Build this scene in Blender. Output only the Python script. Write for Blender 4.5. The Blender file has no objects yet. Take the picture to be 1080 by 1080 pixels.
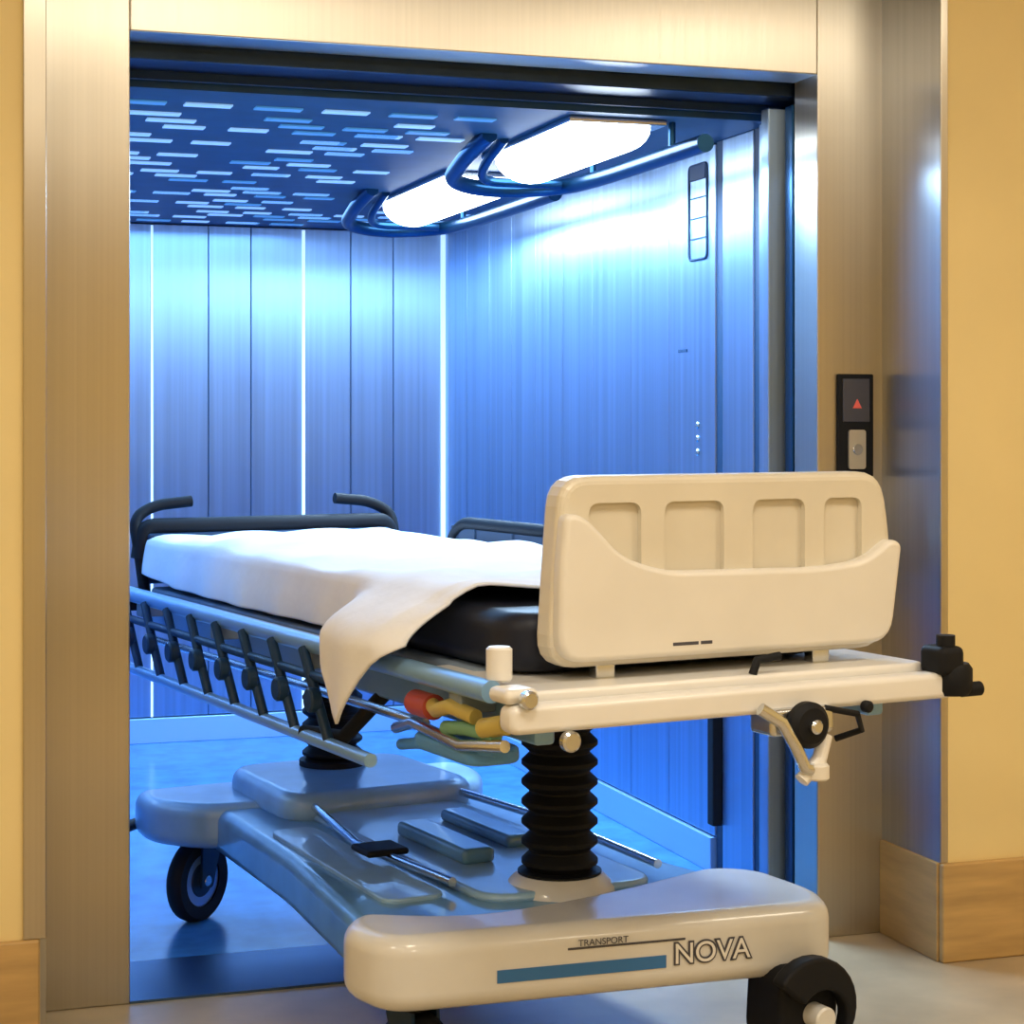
import bpy, bmesh, math, random
from mathutils import Vector, Matrix
random.seed(4)
sc=bpy.context.scene
try: sc.view_settings.view_transform='Standard'
except Exception: pass

# ---------------------------------------------------------------- materials
def mat(name,col,rough=.5,metal=0,emit=None,es=0,noise=0,nscale=(8,8,8),bump=0,aniso=0,coat=0,rvar=0,spec=None):
    m=bpy.data.materials.new(name); m.use_nodes=True
    nt=m.node_tree; b=nt.nodes['Principled BSDF']
    b.inputs['Base Color'].default_value=(*col,1); b.inputs['Roughness'].default_value=rough
    b.inputs['Metallic'].default_value=metal
    if spec is not None: b.inputs['Specular IOR Level'].default_value=spec
    if aniso:
        # brushed vertically: highlight spreads sideways, tangent = normal x up
        b.inputs['Anisotropic'].default_value=aniso
        ge=nt.nodes.new('ShaderNodeNewGeometry'); cr=nt.nodes.new('ShaderNodeVectorMath'); cr.operation='CROSS_PRODUCT'
        cr.inputs[1].default_value=(0,0,1)
        ad=nt.nodes.new('ShaderNodeVectorMath'); ad.operation='ADD'; ad.inputs[1].default_value=(1e-4,1e-4,0)
        nt.links.new(ge.outputs['True Normal'],cr.inputs[0]); nt.links.new(cr.outputs[0],ad.inputs[0]); nt.links.new(ad.outputs[0],b.inputs['Tangent'])
    if coat: b.inputs['Coat Weight'].default_value=coat
    if emit:
        b.inputs['Emission Color'].default_value=(*emit,1); b.inputs['Emission Strength'].default_value=es
    tc=nt.nodes.new('ShaderNodeTexCoord'); mp=nt.nodes.new('ShaderNodeMapping')
    mp.inputs['Scale'].default_value=nscale
    nt.links.new(tc.outputs['Object'],mp.inputs['Vector'])
    n=nt.nodes.new('ShaderNodeTexNoise'); n.inputs['Scale'].default_value=1; n.inputs['Detail'].default_value=4
    nt.links.new(mp.outputs[0],n.inputs['Vector'])
    mr=nt.nodes.new('ShaderNodeMapRange'); mr.inputs['From Min'].default_value=.3; mr.inputs['From Max'].default_value=.7
    mr.inputs['To Min'].default_value=1-noise; mr.inputs['To Max'].default_value=1+noise*.6
    nt.links.new(n.outputs['Fac'],mr.inputs['Value'])
    mx=nt.nodes.new('ShaderNodeVectorMath'); mx.operation='SCALE'
    mx.inputs[0].default_value=col
    nt.links.new(mr.outputs[0],mx.inputs['Scale']); nt.links.new(mx.outputs[0],b.inputs['Base Color'])
    if rvar:
        r2=nt.nodes.new('ShaderNodeMapRange'); r2.inputs['To Min'].default_value=rough-rvar; r2.inputs['To Max'].default_value=rough+rvar
        nt.links.new(n.outputs['Fac'],r2.inputs['Value']); nt.links.new(r2.outputs[0],b.inputs['Roughness'])
    if bump:
        bp=nt.nodes.new('ShaderNodeBump'); bp.inputs['Strength'].default_value=bump; bp.inputs['Distance'].default_value=.01
        nt.links.new(n.outputs['Fac'],bp.inputs['Height']); nt.links.new(bp.outputs[0],b.inputs['Normal'])
    return m
M_steel=mat('brushed_steel_lobby',(.60,.565,.49),.33,1,noise=.05,nscale=(120,120,.3),aniso=.85,rvar=.03)
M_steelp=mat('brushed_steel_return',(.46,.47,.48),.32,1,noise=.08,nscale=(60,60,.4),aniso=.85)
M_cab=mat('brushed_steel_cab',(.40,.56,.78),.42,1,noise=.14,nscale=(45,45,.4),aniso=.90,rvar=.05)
M_dark=mat('dark_header_metal',(.03,.05,.09),.35,1,noise=.2)
M_seam=mat('seam_dark',(.04,.06,.1),.5)
M_glint=mat('lit_joint',(.8,.9,1),.3,0,(.55,.8,1),.9)  # reflection in polished steel trim, put in as a weak glow
M_wall=mat('yellow_paint',(.86,.69,.33),.7,noise=.04,nscale=(3,3,3))
M_base=mat('wood_skirting',(.56,.36,.14),.5,noise=.2,nscale=(4,4,30))
M_floor=mat('lobby_stone',(.50,.40,.26),.3,noise=.2,nscale=(5,5,5))
M_lceil=mat('lobby_ceiling',(.7,.66,.58),.8)
M_cfloor=mat('cab_vinyl',(.06,.26,.58),.22,noise=.25,nscale=(10,10,10))
M_cceil=mat('cab_ceiling_plate',(.008,.06,.14),.5,.2,noise=.2)
M_slotA=mat('ceiling_slot_glint_bright',(.3,.5,.8),.4,0,(.32,.62,.95),.6)  # reflection at the ceiling perforations, put in as emission
M_slotB=mat('ceiling_slot_glint_dim',(.08,.25,.5),.4,0,(.06,.27,.54),.5)  # fainter perforation reflection, also painted as emission
M_lamp=mat('lamp_diffuser',(1,1,1),.4,0,(.78,.90,1),12)
M_tube=mat('dark_chrome_tube',(.012,.07,.17),.28,.8)
M_kick=mat('kick_plate',(.34,.60,.90),.35,.5)
M_plast=mat('beige_plastic',(.68,.63,.52),.45,noise=.04,coat=.1)
M_plastL=mat('beige_plastic_light',(.76,.73,.67),.42,noise=.03,coat=.1)
M_white=mat('white_enamel',(.80,.79,.77),.35,noise=.03,coat=.2)
M_pod=mat('base_cover_plastic',(.70,.70,.69),.32,noise=.05,coat=.3)
M_body=mat('base_body_plastic',(.13,.30,.50),.28,noise=.3,nscale=(6,6,6),coat=.4)
M_body2=mat('base_body_inset',(.28,.47,.68),.3,noise=.25,nscale=(6,6,6),coat=.4)
M_grey=mat('grey_deck',(.22,.28,.36),.4)
M_black=mat('black_rubber',(.008,.009,.012),.6,spec=.2)
M_matt=mat('black_mattress_vinyl',(.010,.013,.026),.5,noise=.1,spec=.3)
M_sheet=mat('white_sheet',(.86,.88,.94),.85,noise=.04,nscale=(9,9,9),bump=.4)
M_chrome=mat('chrome',(.65,.68,.72),.22,1)
M_thr=mat('threshold_metal',(.08,.14,.24),.4,1)
M_navy=mat('navy_powdercoat',(.010,.035,.085),.45,spec=.3)
M_rail=mat('rail_paint',(.24,.44,.70),.3,.3)
M_blue=mat('blue_stripe',(.03,.16,.44),.4)
M_red=mat('red_plastic',(.42,.07,.05),.4)
M_yel=mat('yellow_plastic',(.55,.44,.12),.4)
M_grn=mat('green_plastic',(.15,.36,.24),.4)
M_sky=mat('blue_plastic',(.08,.28,.66),.4)
M_led=mat('red_arrow_led',(.5,.08,.06),.4,0,(1,.15,.10),.25)
M_plate=mat('button_plate',(.6,.55,.45),.3,.5)
M_warm=mat('downlight',(1,.9,.7),.4,0,(1,.87,.66),6)
M_ink=mat('ink',(.06,.06,.08),.5)

# ---------------------------------------------------------------- helpers
def fin(ob,m,parent=None,bevel=0,smooth=False,seg=3):
    if m: ob.data.materials.append(m)
    if parent: ob.parent=parent
    if bevel:
        b=ob.modifiers.new('b','BEVEL'); b.width=bevel; b.segments=seg; b.limit_method='ANGLE'; b.angle_limit=math.radians(40)
    if smooth or bevel:
        for p in ob.data.polygons: p.use_smooth=True
        if bevel:
            w=ob.modifiers.new('w','WEIGHTED_NORMAL')
    return ob
def obj(name,verts,faces):
    me=bpy.data.meshes.new(name); me.from_pydata(verts,[],faces); 
    bm=bmesh.new(); bm.from_mesh(me); bmesh.ops.recalc_face_normals(bm,faces=bm.faces); bm.to_mesh(me); bm.free()
    ob=bpy.data.objects.new(name,me); sc.collection.objects.link(ob); return ob
def boxes(name,lst,m,parent=None,bevel=0):
    v=[];f=[]
    for x0,x1,y0,y1,z0,z1 in lst:
        n=len(v)
        v+=[(x0,y0,z0),(x1,y0,z0),(x1,y1,z0),(x0,y1,z0),(x0,y0,z1),(x1,y0,z1),(x1,y1,z1),(x0,y1,z1)]
        f+=[[n+i for i in q] for q in ((3,2,1,0),(4,5,6,7),(0,1,5,4),(1,2,6,5),(2,3,7,6),(3,0,4,7))]
    return fin(obj(name,v,f),m,parent,bevel)
def box(name,x0,x1,y0,y1,z0,z1,m,parent=None,bevel=0): return boxes(name,[(x0,x1,y0,y1,z0,z1)],m,parent,bevel)
def prism(name,pts,z0,z1,m,parent=None,bevel=0,axis='z',seg=3):
    n=len(pts)
    if axis=='z': v=[(a,b,z0) for a,b in pts]+[(a,b,z1) for a,b in pts]
    else: v=[(a,z0,b) for a,b in pts]+[(a,z1,b) for a,b in pts]   # outline in x-z, extruded along y
    f=[list(range(n))[::-1],[n+i for i in range(n)]]+[[i,(i+1)%n,n+(i+1)%n,n+i] for i in range(n)]
    return fin(obj(name,v,f),m,parent,bevel,seg=seg)
def roundpoly(pts,r,k=5):
    out=[];n=len(pts)
    for i in range(n):
        p=Vector(pts[i]);a=Vector(pts[i-1]);b=Vector(pts[(i+1)%n])
        rr=r[i] if isinstance(r,(list,tuple)) else r
        rr=min(rr,(a-p).length*.48,(b-p).length*.48)
        s=p+(a-p).normalized()*rr; e=p+(b-p).normalized()*rr
        for j in range(k+1):
            t=j/k; q=s*(1-t)**2+p*2*t*(1-t)+e*t*t; out.append((q.x,q.y))
    return out
def tube(name,pts,r,m,parent=None,cyclic=False,kind='POLY',res=6,fillet=0):
    if fillet:
        P=[Vector(p) for p in pts]; out=[];n=len(P)
        for i in range(n):
            if not cyclic and i in(0,n-1): out.append(P[i]);continue
            p=P[i];a=P[i-1];b=P[(i+1)%n]; rr=min(fillet,(a-p).length*.48,(b-p).length*.48)
            s=p+(a-p).normalized()*rr; e=p+(b-p).normalized()*rr
            for j in range(6):
                t=j/5; out.append(s*(1-t)**2+p*2*t*(1-t)+e*t*t)
        pts=out
    cu=bpy.data.curves.new(name,'CURVE'); cu.dimensions='3D'; cu.bevel_depth=r; cu.bevel_resolution=res; cu.use_fill_caps=True
    sp=cu.splines.new('POLY'); sp.points.add(len(pts)-1)
    for i,p in enumerate(pts): sp.points[i].co=(*p,1)
    sp.use_cyclic_u=cyclic
    tmp=bpy.data.objects.new(name+'_c',cu); sc.collection.objects.link(tmp)
    dg=bpy.context.evaluated_depsgraph_get(); me=bpy.data.meshes.new_from_object(tmp.evaluated_get(dg)); me.name=name
    bpy.data.objects.remove(tmp); bpy.data.curves.remove(cu)
    ob=bpy.data.objects.new(name,me); sc.collection.objects.link(ob); me.materials.clear()
    return fin(ob,m,parent,0,True)
def lathe(name,prof,m,parent=None,loc=(0,0,0),rot=(0,0,0),seg=36,smooth=True):
    v=[];f=[];n=len(prof)
    for i in range(seg):
        a=2*math.pi*i/seg
        for r,z in prof: v.append((r*math.cos(a),r*math.sin(a),z))
    for i in range(seg):
        for j in range(n-1):
            f.append([i*n+j,((i+1)%seg)*n+j,((i+1)%seg)*n+j+1,i*n+j+1])
    ob=obj(name,v,f); bm=bmesh.new(); bm.from_mesh(ob.data); bmesh.ops.remove_doubles(bm,verts=bm.verts,dist=1e-5); bmesh.ops.recalc_face_normals(bm,faces=bm.faces); bm.to_mesh(ob.data); bm.free()
    ob.location=loc; ob.rotation_euler=rot
    fin(ob,m,parent,0,smooth)
    if smooth:
        e=ob.modifiers.new('es','EDGE_SPLIT'); e.split_angle=math.radians(40)
    return ob
def disc(name,p,r,t,m,parent,rot=(0,0,0),b=.004):
    return lathe(name,[(0,-t/2),(r-b,-t/2),(r,-t/2+b),(r,t/2-b),(r-b,t/2),(0,t/2)],m,parent,p,rot)
def empty(name,loc=(0,0,0),rz=0):
    e=bpy.data.objects.new(name,None); sc.collection.objects.link(e); e.location=loc; e.rotation_euler=(0,0,rz); return e

# ---------------------------------------------------------------- room numbers
XL,XR=.538,2.26         # door opening
OL,OR=.319,2.456        # recess
YF,YW=4.34,4.06         # frame face, lobby wall face
HO=2.19; HR=2.45
CX0,CX1,CY0,CY1,CH=.33,2.30,4.66,7.82,2.12
# lobby
boxes('wall_front',[(-2.6,OL,YW,YW+.9,0,2.8),(OR,4.2,YW,YW+.9,0,2.8),(OL,OR,YW,YW+.9,HR,2.8)],M_wall)
box('wall_left',-2.7,-2.6,-2.6,YW+.9,0,2.8,M_wall)
box('wall_right',4.2,4.3,-2.6,YW+.9,0,2.8,M_wall)
box('wall_back',-2.7,4.3,-2.7,-2.6,0,2.8,M_wall)
box('floor',-2.7,4.3,-2.7,4.5,-.1,0,M_floor)
box('ceiling',-2.7,4.3,-2.7,YW+.9,2.8,2.9,M_lceil)
boxes('baseboard_right',[(OR-.015,4.2,YW-.02,YW,0,.24)],M_base,bevel=.006)
boxes('baseboard_left',[(-2.6,OL-.002,YW-.02,YW,0,.24)],M_base,bevel=.006)
# door frame
fr=empty('elevator_door_frame')
box('jamb_left',OL,XL,YF,YF+.13,0,HR,M_steel,fr,.004)
box('jamb_right',XR,OR,YF,YF+.13,0,HR,M_steel,fr,.004)
box('header',XL,XR,YF,YF+.13,HO,HR,M_steel,fr,.004)
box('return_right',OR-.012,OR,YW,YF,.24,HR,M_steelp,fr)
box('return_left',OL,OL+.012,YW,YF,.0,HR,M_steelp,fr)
box('corner_trim_left',OL-.035,OL+.012,YW-.012,YW,.24,HR,M_steel,fr,.003)
box('corner_trim_right',OR-.012,OR+.008,YW-.006,YW,.24,HR,M_steel,fr,.002)
box('return_base',OR-.02,OR,YW,YF,0,.24,M_base,fr,.004)
boxes('door_track_header',[(XL-.2,XR+.12,YF+.14,YF+.30,HO-.035,HR)],M_dark,fr,.004)
boxes('door_track_lip',[(XL-.2,XR+.1,YF+.285,YF+.30,HO-.055,HO-.03)],M_navy,fr)
box('threshold',XL,XR,YF,CY0,0.0,.006,M_thr,fr)
for i,(y0,x) in enumerate([(4.49,XR+.005),(4.56,XR-.03)]):
    d=box('door_%d'%(i+1),x,x+.18,y0,y0+.045,.01,HO-.05,M_tube if i==0 else M_cab,None,.004)

# ---------------------------------------------------------------- elevator car
car=empty('elevator_car')
box('car_floor',CX0-.05,CX1+.1,4.5,CY1+.05,-.1,.004,M_cfloor,car)
box('car_ceiling',CX0-.05,CX1+.05,CY0,CY1+.05,CH,CH+.08,M_cceil,car)
box('shell_back',CX0-.05,CX1+.05,CY1+.02,CY1+.06,0,CH,M_seam,car)
box('shell_right',CX1+.02,CX1+.06,CY0,CY1+.05,0,CH,M_seam,car)
box('shell_left',CX0-.06,CX0-.02,CY0,CY1+.05,0,CH,M_seam,car)
boxes('front_return_left',[(CX0-.05,XL-.05,CY0-.02,CY0+.02,0,CH)],M_cab,car)
xs=[CX0,.43,.74,1.057,1.288,1.464,1.684,1.887,2.072,CX1]; g=.002
boxes('wall_panels_back',[(xs[i]+g,xs[i+1]-g,CY1,CY1+.02,.11,CH-.005) for i in range(len(xs)-1)],M_cab,car,.002)
ys=[CY1,7.5,7.2,6.92,6.64,6.35,6.05,5.7,5.39,5.05]
boxes('wall_panels_right',[(CX1,CX1+.02,ys[i+1]+g,ys[i]-g,.11,CH-.005) for i in range(len(ys)-1)],M_cab,car,.002)
boxes('wall_panels_left',[(CX0-.02,CX0,ys[i+1]+g,ys[i]-g,.11,CH-.005) for i in range(len(ys)-1)]+[(CX0-.02,CX0,CY0,5.04,.11,CH-.005)],M_cab,car,.002)
boxes('front_post_right',[(CX1-.0,CX1+.02,4.80,5.0,.0,CH),(CX1-.02,CX1+.02,CY0,4.72,0,CH)],M_cab,car,.003)
boxes('post_dark_gap',[(CX1+.005,CX1+.02,5.0,5.05,0,CH),(CX1+.005,CX1+.02,4.72,4.80,0,CH)],M_navy,car)  # dark navy columns between the front posts
boxes('kick_plate',[(CX0,CX1,CY1-.012,CY1+.02,.004,.105),(CX1-.012,CX1+.02,5.06,CY1,.004,.105),(CX0-.02,CX0+.012,CY0,CY1,.004,.105)],M_kick,car,.003)
boxes('joint_painted_glints',[(1.684-.006,1.684+.006,CY1-.006,CY1+.001,.11,CH-.01),(1.057-.004,1.057+.004,CY1-.006,CY1+.001,.11,CH-.01),(.426,.434,CY1-.006,CY1+.001,.11,CH-.01),(CX1-.020,CX1-.002,CY1-.012,CY1-.001,.11,CH-.01)],M_glint,car)  # trim reflections imitated by glowing strips, not lamps
tube('indicator_frame',[(CX1-.004,5.10,1.79),(CX1-.004,5.23,1.79),(CX1-.004,5.23,2.07),(CX1-.004,5.10,2.07)],.0035,M_navy,car,cyclic=True,fillet=.02)
box('indicator_display',CX1-.006,CX1,5.11,5.22,2.025,2.068,M_navy,car)
boxes('indicator_rungs',[(CX1-.004,CX1,5.11,5.22,z,z+.004) for z in (1.85,1.91,1.97)],M_navy,car)
for i,z in enumerate((1.22,1.26,1.30)): disc('car_button_%d'%i,(CX1-.003,5.17,z),.011,.008,M_chrome,car,(0,math.pi/2,0))
box('service_lock',CX1-.004,CX1,5.25,5.31,1.52,1.528,M_navy,car)
box('door_post_guard',CX1-.03,CX1,5.0,5.04,.15,.62,M_black,car,.004)
def slots(name,sel,m):
    L=[]
    rs=random.Random(11)
    y=4.84;row=0
    while y<7.75:
        x=CX0+.05+(row%3)*.06
        while x<2.2:
            k=rs.random()
            if not(1.50<x<2.2 and 4.7<y<7.05) and k<.86:
                if (k<.48)==sel: L.append((x,x+.105+.03*rs.random(),y,y+.045,CH-.004,CH+.001))
            x+=.18
        y+=.105 if row%3 else .17
        row+=1
    boxes(name,L,m,car)
slots('ceiling_slots_glint_bright',True,M_slotA); slots('ceiling_slots_glint_dim',False,M_slotB)  # glow stands for light reflected by the perforated ceiling, no lamps here
# lamps : half-round diffuser with curved tube guards
def lamp(y0,y1):
    e=empty('ceiling_light')
    x0,x1=1.76,1.98; xc=(x0+x1)/2; R=(x1-x0)/2
    prof=[(xc+R*math.cos(math.pi*i/12),CH-.015-.075*math.sin(math.pi*i/12)) for i in range(13)]
    prism('diffuser',prof,y0,y1,M_lamp,e,.006,axis='y')
    box('housing',x0-.03,x1+.03,y0-.04,y1+.04,CH-.016,CH,M_chrome,e,.004)
    zt=CH-.085
    tube('guard_hook',[(x0-.13,y1-.36,CH-.002),(x0-.15,y1-.22,CH-.04),(x0-.13,y1+.06,zt),(x0+.05,y1+.15,zt-.012),(x1+.04,y1+.08,zt),(x1+.06,y1-.2,zt),(x1+.06,y0-.22,zt)],.024,M_tube,e,fillet=.12)
    tube('guard_hook_inner',[(x0-.06,y1-.28,CH-.002),(x0-.07,y1-.1,CH-.06),(x0-.03,y1+.03,zt),(x1,y1+.02,zt)],.014,M_tube,e,fillet=.08)
    for k,yy in enumerate((y0,y1-.1)):
        tube('hanger_%d'%k,[(x1+.06,yy,CH),(x1+.06,yy,zt)],.010,M_tube,e)
    l=bpy.data.lights.new('lamp_light','AREA'); l.shape='RECTANGLE'; l.size=.2; l.size_y=y1-y0; l.energy=36; l.color=(.44,.70,1)
    lo=bpy.data.objects.new('lamp_light',l); sc.collection.objects.link(lo); lo.location=(xc,(y0+y1)/2,CH-.105); lo.parent=e
lamp(4.76,5.46); lamp(5.92,6.80)
def area(name,loc,rot,sx,sy,e,col):
    l=bpy.data.lights.new(name,'AREA'); l.shape='RECTANGLE'; l.size=sx; l.size_y=sy; l.energy=e; l.color=col
    o=bpy.data.objects.new(name,l); sc.collection.objects.link(o); o.location=loc; o.rotation_euler=rot; return o
o=area('car_ceiling_glow',(1.0,6.35,CH-.03),(0,0,0),1.25,2.7,44,(.26,.56,1)); o.parent=car

# lobby downlights (real lamps in ceiling)
for i,(x,y) in enumerate(((-1,1.9),(.9,1.9),(2.9,1.9),(-1,-.7),(.9,-.7),(2.9,-.7))):
    e=empty('lobby_downlight' if i==0 else 'lobby_downlight.%03d'%i,(x,y,2.8))
    box('panel',-.3,.3,-.3,.3,-.02,0,M_warm,e,.004)
    l=area('panel_light',(0,0,-.04),(0,0,0),.5,.5,18,(1,.88,.70)); l.parent=e
w=bpy.data.worlds.new('w'); sc.world=w; w.use_nodes=True
w.node_tree.nodes['Background'].inputs[0].default_value=(.5,.4,.3,1); w.node_tree.nodes['Background'].inputs[1].default_value=.2

# call panel
cp=empty('elevator_call_panel')
box('faceplate',2.312,2.414,YF-.012,YF,1.17,1.432,M_black,cp,.004)
box('indicator_glass',2.325,2.401,YF-.015,YF-.01,1.31,1.42,M_ink,cp,.002)
prism('arrow_up',[(2.352,1.345),(2.376,1.345),(2.364,1.368)],YF-.018,YF-.014,M_led,cp,axis='y')
prism('button_plate',roundpoly([(2.34,1.19),(2.388,1.19),(2.388,1.29),(2.34,1.29)],.008),YF-.018,YF-.012,M_plate,cp,axis='y')
disc('call_button',(2.364,YF-.02,1.24),.014,.006,M_chrome,cp,(math.pi/2,0,0),.002)

# ---------------------------------------------------------------- stretcher
S=empty('hospital_stretcher',(1.459,3.119,0),math.radians(9.6))
# --- footboard tray
ol=roundpoly([(-.325,.872),(.425,.872),(.445,1.06),(.418,1.214),(-.30,1.214),(-.312,1.06)],[.06,.06,.1,.055,.055,.1])
bd=prism('footboard',ol,.10,.165,M_plast,S,.016,axis='y',seg=4)
cut=[]
for a,b in ((-.245,-.135),(-.085,.045),(.11,.23),(.275,.365)):
    c=prism('cut',roundpoly([(a,1.0),(b,1.0),(b,1.165),(a,1.165)],.022),.05,.113,None,None,0,axis='y'); c.parent=S; cut.append(c)
bpy.context.view_layer.update()
for c in cut:
    m=bd.modifiers.new('bo','BOOLEAN'); m.object=c; m.operation='DIFFERENCE'; m.solver='EXACT'
dg=bpy.context.evaluated_depsgraph_get(); me=bpy.data.meshes.new_from_object(bd.evaluated_get(dg)); bd.modifiers.clear(); bd.data=me
for p in me.polygons: p.use_smooth=False
for c in cut: bpy.data.objects.remove(c)
pk=[(-.318,.885),(.418,.885),(.445,1.075),(.418,1.085),(.355,1.045),(.25,1.035),(-.10,1.04),(-.19,1.07),(-.24,1.12),(-.27,1.145),(-.305,1.15),(-.315,1.06)]
prism('pocket_panel',roundpoly(pk,[.05,.05,.02,.02,.05,.05,.05,.05,.05,.03,.02,.05]),.072,.11,M_plastL,S,.012,axis='y',seg=4)
boxes('pocket_label',[(-.085,-.03,.0715,.074,.905,.911),(-.025,0,.0715,.074,.905,.911)],M_ink,S)
boxes('footboard_posts',[(-.22,-.18,.115,.145,.82,.90),(.26,.30,.115,.145,.82,.90)],M_chrome,S,.004)
# --- deck frame
prism('end_deck_plate',roundpoly([(-.44,.02),(.46,.02),(.46,.42),(-.44,.42)],.03),.825,.85,M_white,S,.008)
prism('end_rail',roundpoly([(-.47,.785),(.49,.785),(.49,.835),(-.47,.835)],.02),-.03,.02,M_white,S,.012,axis='y')
box('deck_pan',-.37,.37,.30,2.28,.82,.855,M_grey,S,.01)
for s in(-1,1):
    box('frame_rail_%d'%s,s*.36-.02,s*.36+.02,.05,2.30,.75,.82,M_rail,S,.008)
for i,v in enumerate((.3,.8,1.3,1.8,2.25)): box('cross_member_%d'%i,-.36,.36,v,v+.04,.755,.80,M_grey,S,.005)
boxes('lift_bracket',[(-.12,.12,.5,.78,.70,.80),(-.12,.12,1.75,2.0,.70,.80)],M_grey,S,.01)
for i,(u,v) in enumerate(((.49,-.01),(-.41,2.33),(.41,2.33))):
    lathe('bumper_%d'%i,[(0,-.03),(.035,-.03),(.042,-.02),(.042,.02),(.035,.03),(0,.03)],M_black,S,(u,v,.82))
box('corner_latch',.44,.50,-.045,.025,.83,.885,M_black,S,.014)
tube('corner_pin',[(.50,-.03,.80),(.545,-.03,.80)],.014,M_black,S)
tube('corner_knob',[(.47,-.02,.88),(.47,-.02,.905)],.018,M_black,S)
disc('iv_socket',(-.425,.10,.89),.023,.06,M_white,S)
box('corner_block',-.475,-.41,-.02,.05,.835,.862,M_plastL,S,.012)
disc('corner_bolt',(-.44,-.035,.845),.016,.02,M_chrome,S,(math.pi/2,0,0))
kn=(.12,-.055,.765)
disc('release_knob',kn,.042,.035,M_black,S,(math.pi/2,0,0),.01)
disc('release_hub',(kn[0],-.078,.765),.013,.02,M_chrome,S,(math.pi/2,0,0))
box('release_bracket',.05,.19,-.045,.03,.745,.795,M_chrome,S,.01)
tube('release_lever',[(.02,-.05,.80),(.06,-.06,.775),(.09,-.06,.73),(.11,-.06,.69),(.14,-.06,.68)],.012,M_chrome,S)
tube('release_lever_b',[(.17,-.04,.74),(.15,-.05,.70),(.11,-.05,.665)],.014,M_white,S)
tube('release_cable',[(.17,-.04,.79),(.24,-.045,.775),(.27,-.02,.74),(.24,.02,.72)],.006,M_black,S)
disc('lever_tip',(.14,-.06,.68),.02,.03,M_plastL,S)
disc('rail_bolt_a',(-.36,-.035,.77),.018,.02,M_chrome,S,(math.pi/2,0,0)); disc('rail_bolt_b',(.27,-.035,.785),.011,.02,M_black,S,(math.pi/2,0,0))
tube('deck_handle',[(.06,.03,.85),(.07,.03,.875),(.12,.03,.88)],.008,M_black,S)
# coloured controls left side under deck
tube('red_handle',[(-.44,.33,.785),(-.44,.41,.785)],.024,M_red,S)
tube('yellow_hose',[(-.44,.16,.79),(-.45,.24,.80),(-.45,.30,.785),(-.44,.34,.79)],.014,M_yel,S)
tube('green_hose',[(-.43,.10,.765),(-.44,.2,.765),(-.44,.28,.755)],.013,M_grn,S)
tube('yellow_handle',[(-.43,.06,.79),(-.44,.13,.775)],.018,M_yel,S)
tube('chrome_linkage',[(-.44,.05,.755),(-.45,.2,.735),(-.44,.42,.745),(-.43,.52,.72)],.011,M_chrome,S)
prism('blue_tray',roundpoly([(-.45,.16),(-.34,.16),(-.32,.44),(-.45,.42)],.04),.70,.73,M_sky,S,.01)
tube('blue_lever',[(-.42,.12,.735),(-.44,.3,.72),(-.42,.45,.70),(-.40,.56,.68)],.011,M_sky,S)
# --- mattress
prism('mattress',roundpoly([(-.36,.17),(.36,.17),(.36,2.27),(-.36,2.27)],.10,8),.855,.965,M_matt,S,.035,seg=5)
# --- sheet
NU,NV=60,150
V=[];F=[]
def lerp_tab(pts,v):
    if v<=pts[0][0]: return pts[0][1]
    for (a,b),(c,d) in zip(pts,pts[1:]):
        if v<=c: 
            t=max(0,min(1,(v-a)/(c-a))); return b+(d-b)*t
    return pts[-1][1]
def hang(v): return lerp_tab([(.38,.07),(.43,.10),(.49,.15),(.59,.25),(.63,.235),(.72,.11),(.9,.10),(1.5,.105),(2.0,.10),(2.32,.08)],v)
def outb(v):
    t=lerp_tab([(.36,.45),(.44,.9),(.50,1),(.68,1),(.84,0)],v); return t*t*(3-2*t)
for j in range(NV+1):
    for i in range(NU+1):
        t=i/NU; tv=j/NV
        u_=-.37+.74*max(0,min(1,(t-.3)/.55))
        vn=.30+.09*max(0,(-u_+.05)/.42)**1.3
        v_=vn+(2.30-vn)*tv
        crown=.008*math.sin(v_*5.1+u_*3)+.005*math.sin(v_*13+u_*9)+.004*math.sin(v_*23-u_*17)
        pillow=.022*math.exp(-((v_-1.95)/.28)**2)*math.exp(-(u_/.26)**4)
        if t<.3:
            k=1-t/.3; h=hang(v_); d=h*k; o=outb(v_)
            mu=min(1,d/.09)
            u=-.372-(.012*(1-o)+.145*o)*math.sin(mu*math.pi/2)-.010*k*math.sin(v_*26)*min(1,h*4)
            z=.972-d
        elif t>.85:
            k=(t-.85)/.15; u=.372+.012*math.sin(min(1,k*3)*math.pi/2); z=.972-.08*k
        else:
            u=u_; e=min(1,(.37-abs(u_))/.05); z=.972+.012*math.sqrt(max(0,e))+crown*e+pillow+.006
        if tv<.03: z-= .004
        V.append((u,v_,z))
for j in range(NV):
    for i in range(NU):
        a=j*(NU+1)+i; F.append([a,a+1,a+NU+2,a+NU+1])
sh=obj('sheet',V,F); fin(sh,M_sheet,S,0,True)
so=sh.modifiers.new('so','SOLIDIFY'); so.thickness=.006; so.offset=1
# --- push handles at far end
for s in(-1,1):
    tube('push_handle_%d'%s,[(s*.375,2.30,.80),(s*.39,2.33,.97),(s*.395,2.36,1.04),(s*.33,2.38,1.075),(s*.22,2.38,1.085)],.016,M_black,S,fillet=.06)
tube('head_cross_bar',[(-.385,2.33,.93),(-.37,2.34,1.015),(.37,2.34,1.015),(.385,2.33,.93)],.026,M_black,S,fillet=.03)
box('head_panel',-.37,.37,2.305,2.33,.86,1.0,M_navy,S,.01)
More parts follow.
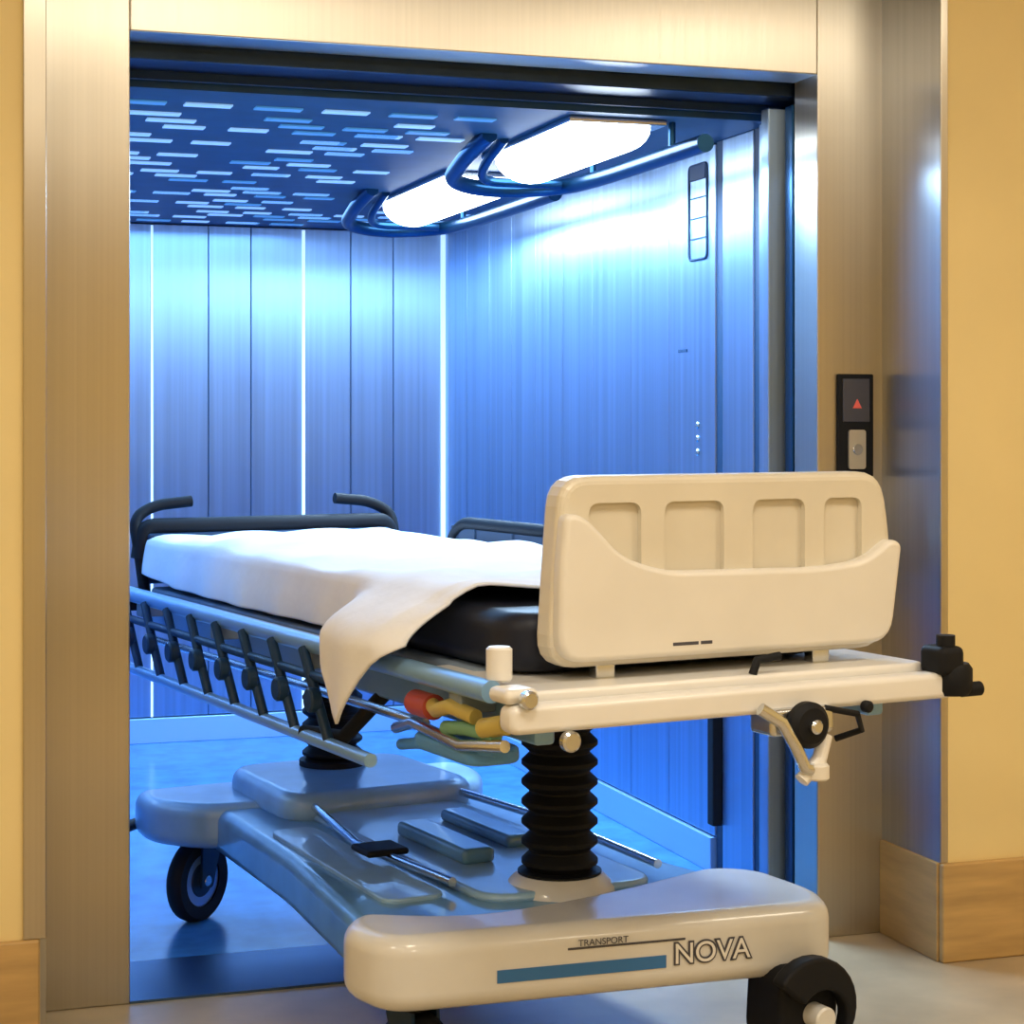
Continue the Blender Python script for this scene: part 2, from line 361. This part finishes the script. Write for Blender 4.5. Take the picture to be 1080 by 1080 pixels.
# --- right rail raised
tube('guard_rail_right',[(.41,.75,.86),(.41,.80,1.03),(.41,1.95,1.03),(.41,2.05,.86)],.017,M_black,S,fillet=.08)
for i in range(5): tube('guard_spindle_%d'%i,[(.41,.95+i*.22,.84),(.41,.95+i*.22,1.03)],.009,M_navy,S)
box('guard_panel_right',.405,.415,.85,1.98,.90,1.02,M_navy,S,.004)
# --- left rail lowered: parallel bars with folding links
tube('guard_rail_left_upper',[(-.45,.08,.845),(-.45,2.34,.845)],.020,M_rail,S)
tube('guard_rail_left_mid',[(-.47,.70,.785),(-.47,2.33,.785)],.010,M_navy,S)
tube('guard_rail_left_lower',[(-.47,.55,.655),(-.47,2.33,.655)],.014,M_rail,S)
for i in range(9):
    v=.76+i*.185
    tube('rail_link_%d'%i,[(-.47,v+.14,.835),(-.475,v+.05,.74),(-.47,v,.66)],.011,M_navy,S)
    disc('rail_joint_%d'%i,(-.485,v+.05,.74),.026,.025,M_navy,S,(0,math.pi/2,0))
for i,v in enumerate((.2,.9,1.5,2.1)): box('rail_mount_%d'%i,-.45,-.36,v,v+.05,.79,.83,M_grey,S,.004)
tube('rail_pivot_arm',[(-.47,.9,.66),(-.42,.8,.66),(-.36,.72,.76)],.016,M_black,S)
tube('iv_pole_folded',[(-.40,.45,.735),(-.40,2.2,.725)],.010,M_chrome,S)
# --- bellows columns
def bellows(name,v,z0,z1,R,n):
    p=[(0,z0),(R*1.1,z0),(R*1.1,z0+.015)]
    h=(z1-z0-.03)/n
    for i in range(n):
        z=z0+.015+i*h; p+=[(R*.80,z+h*.05),(R,z+h*.38),(R,z+h*.58),(R*.80,z+h*.95)]
    p+=[(R,z1-.015),(R,z1),(0,z1)]
    lathe(name,p,M_black,S,(0,v,0))
bellows('lift_bellows_front',.64,.36,.76,.080,9)
bellows('lift_bellows_rear',1.87,.40,.76,.080,9)
for i,v in enumerate((.64,1.87)): lathe('column_collar_%d'%i,[(0,.32),(.12,.32),(.115,.345),(.095,.365),(.09,.37),(0,.37)],M_pod,S,(0,v,0))
# --- base
A=Vector((-.53,.36)); B=Vector((.37,.20))
front=[(-.55,.52),(-.53,.36),(.37,.20),(.43,.30),(.43,.52),(.34,.60),(.0,.50),(-.30,.47),(-.48,.60)]
prism('base_front_pod',roundpoly(front,[.06,.09,.08,.06,.08,.1,.2,.2,.06],6),.215,.358,M_pod,S,.038,seg=5)
body=[(-.50,.46),(.40,.40),(.34,.75),(.32,1.3),(.34,1.85),(-.36,1.85),(-.40,1.2),(-.46,.75)]
prism('base_body',roundpoly(body,.08,6),.22,.335,M_body,S,.03,seg=5)
rear=[(-.40,1.72),(.36,1.72),(.45,1.86),(.45,2.04),(-.50,2.04),(-.51,1.88)]
prism('base_rear_pod',roundpoly(rear,[.12,.12,.06,.07,.07,.06],6),.235,.35,M_body2,S,.035,seg=5)
prism('base_cover_hump_rear',roundpoly([(-.27,1.50),(.26,1.50),(.24,2.0),(-.26,2.0)],.1,6),.32,.40,M_body2,S,.035,seg=4)
prism('base_cover_spine',roundpoly([(-.20,.58),(.20,.56),(.19,1.6),(-.20,1.6)],.08,6),.33,.352,M_body2,S,.012,seg=4)
prism('base_side_recess',roundpoly([(-.38,.68),(-.24,.68),(-.24,1.42),(-.35,1.42)],.04,6),.330,.344,M_body2,S,.004)
tube('base_linkage',[(-.22,.7,.36),(-.26,1.1,.365),(-.20,1.5,.37)],.010,M_chrome,S)
tube('base_linkage_b',[(.23,.62,.365),(.25,1.1,.365),(.2,1.5,.37)],.010,M_chrome,S)
boxes('base_brackets',[(-.12,-.04,.85,1.2,.35,.385),(.04,.11,.95,1.3,.35,.38)],M_body,S,.012)
box('base_pedal',-.30,-.20,.95,1.05,.365,.38,M_black,S,.01)
# front face graphics
d=(B-A).normalized(); nrm=Vector((d.y,-d.x)); ang=math.atan2(d.y,d.x)
G=empty('front_graphics',(A.x,A.y,0),ang); G.parent=S
box('stripe',.22,.56,-.002,.004,.262,.286,M_blue,G)
boxes('stripe_lines',[(.36,.60,-.0015,.003,.312,.316)],M_ink,G)
def text(name,s,x,z,size,m,ext=.001,bold=0,y=-.003):
    c=bpy.data.curves.new(name,'FONT'); c.body=s; c.size=size; c.extrude=ext; c.offset=bold
    t=bpy.data.objects.new(name+'_c',c); sc.collection.objects.link(t)
    dg=bpy.context.evaluated_depsgraph_get(); me=bpy.data.meshes.new_from_object(t.evaluated_get(dg)); bpy.data.objects.remove(t)
    o=bpy.data.objects.new(name,me); sc.collection.objects.link(o); o.location=(x,y,z); o.rotation_euler=(math.pi/2,0,0)
    me.materials.clear(); fin(o,m,G)
text('logo_shadow','NOVA',.575,.268,.056,M_ink,.0006,.0035,-.002)
text('logo_letters','NOVA',.575,.268,.056,M_white,.0006,0.0,-.0035)
text('logo_small','TRANSPORT',.38,.318,.018,M_ink,.0004)
# casters
def caster(i,u,v,ang=0,r=.10):
    c=empty('caster_%d'%i,(u,v,0),ang); c.parent=S
    lathe('tyre',[(.068,-.02),(r-.012,-.024),(r-.003,-.016),(r,0),(r-.003,.016),(r-.012,.024),(.068,.02)],M_black,c,(0,0,r),(0,math.pi/2,0))
    disc('hub',(0,0,r),.072,.03,M_rail,c,(0,math.pi/2,0))
    disc('hub_ring',(0,0,r),.045,.036,M_navy,c,(0,math.pi/2,0))
    disc('axle',(0,0,r),.016,.075,M_chrome,c,(0,math.pi/2,0))
    for s in(-1,1):
        o=prism('fork_%d'%s,roundpoly([(-.025,r-.02),(.02,r-.02),(.055,.20),(-.02,.21)],.012),s*.032-.004,s*.032+.004,M_navy,c,axis='y'); o.rotation_euler=(0,0,math.pi/2)
    prism('fork_crown',roundpoly([(-.04,-.03),(.04,-.03),(.04,.06),(-.04,.06)],.02),.20,.225,M_black,c,.006)
    disc('stem',(0,.02,.235),.022,.05,M_chrome,c)
caster(0,-.42,.44,.3,.098); caster(1,.34,.36,-.5,.098); caster(2,-.34,1.97,-1.0,.110); caster(3,.38,1.95,-.3,.10)
tube('brake_pedal_rear',[(-.56,1.98,.255),(-.46,2.09,.25),(-.33,2.11,.25)],.015,M_black,S)
tube('pedal_arm_rear',[(-.44,2.08,.25),(-.42,2.0,.25)],.012,M_black,S)
cres=[]
cx=.285
for i in range(15):
    a=math.radians(-30+i*12.5); cres.append((cx+.100*math.cos(a),.175+.100*math.sin(a)))
for i in range(15):
    a=math.radians(145-i*12.5); cres.append((cx+.02+.055*math.cos(a),.155+.055*math.sin(a)))
prism('brake_pedal_front',cres,.135,.175,M_black,S,.008,axis='y')
prism('brake_housing',roundpoly([(cx-.06,.09),(cx+.08,.09),(cx+.09,.24),(cx-.05,.25)],.04),.175,.30,M_black,S,.015,axis='y')
disc('brake_pedal_hub',(cx+.02,.155,.155),.024,.05,M_pod,S,(math.pi/2,0,0))

# ---------------------------------------------------------------- camera
cam=bpy.data.cameras.new('camera'); co=bpy.data.objects.new('camera',cam); sc.collection.objects.link(co)
co.location=(0,0,1.31); co.rotation_euler=(math.pi/2,0,math.radians(-18.4))
cam.lens=67; cam.sensor_width=36; cam.shift_y=-95/1080; cam.clip_start=.05
sc.camera=co
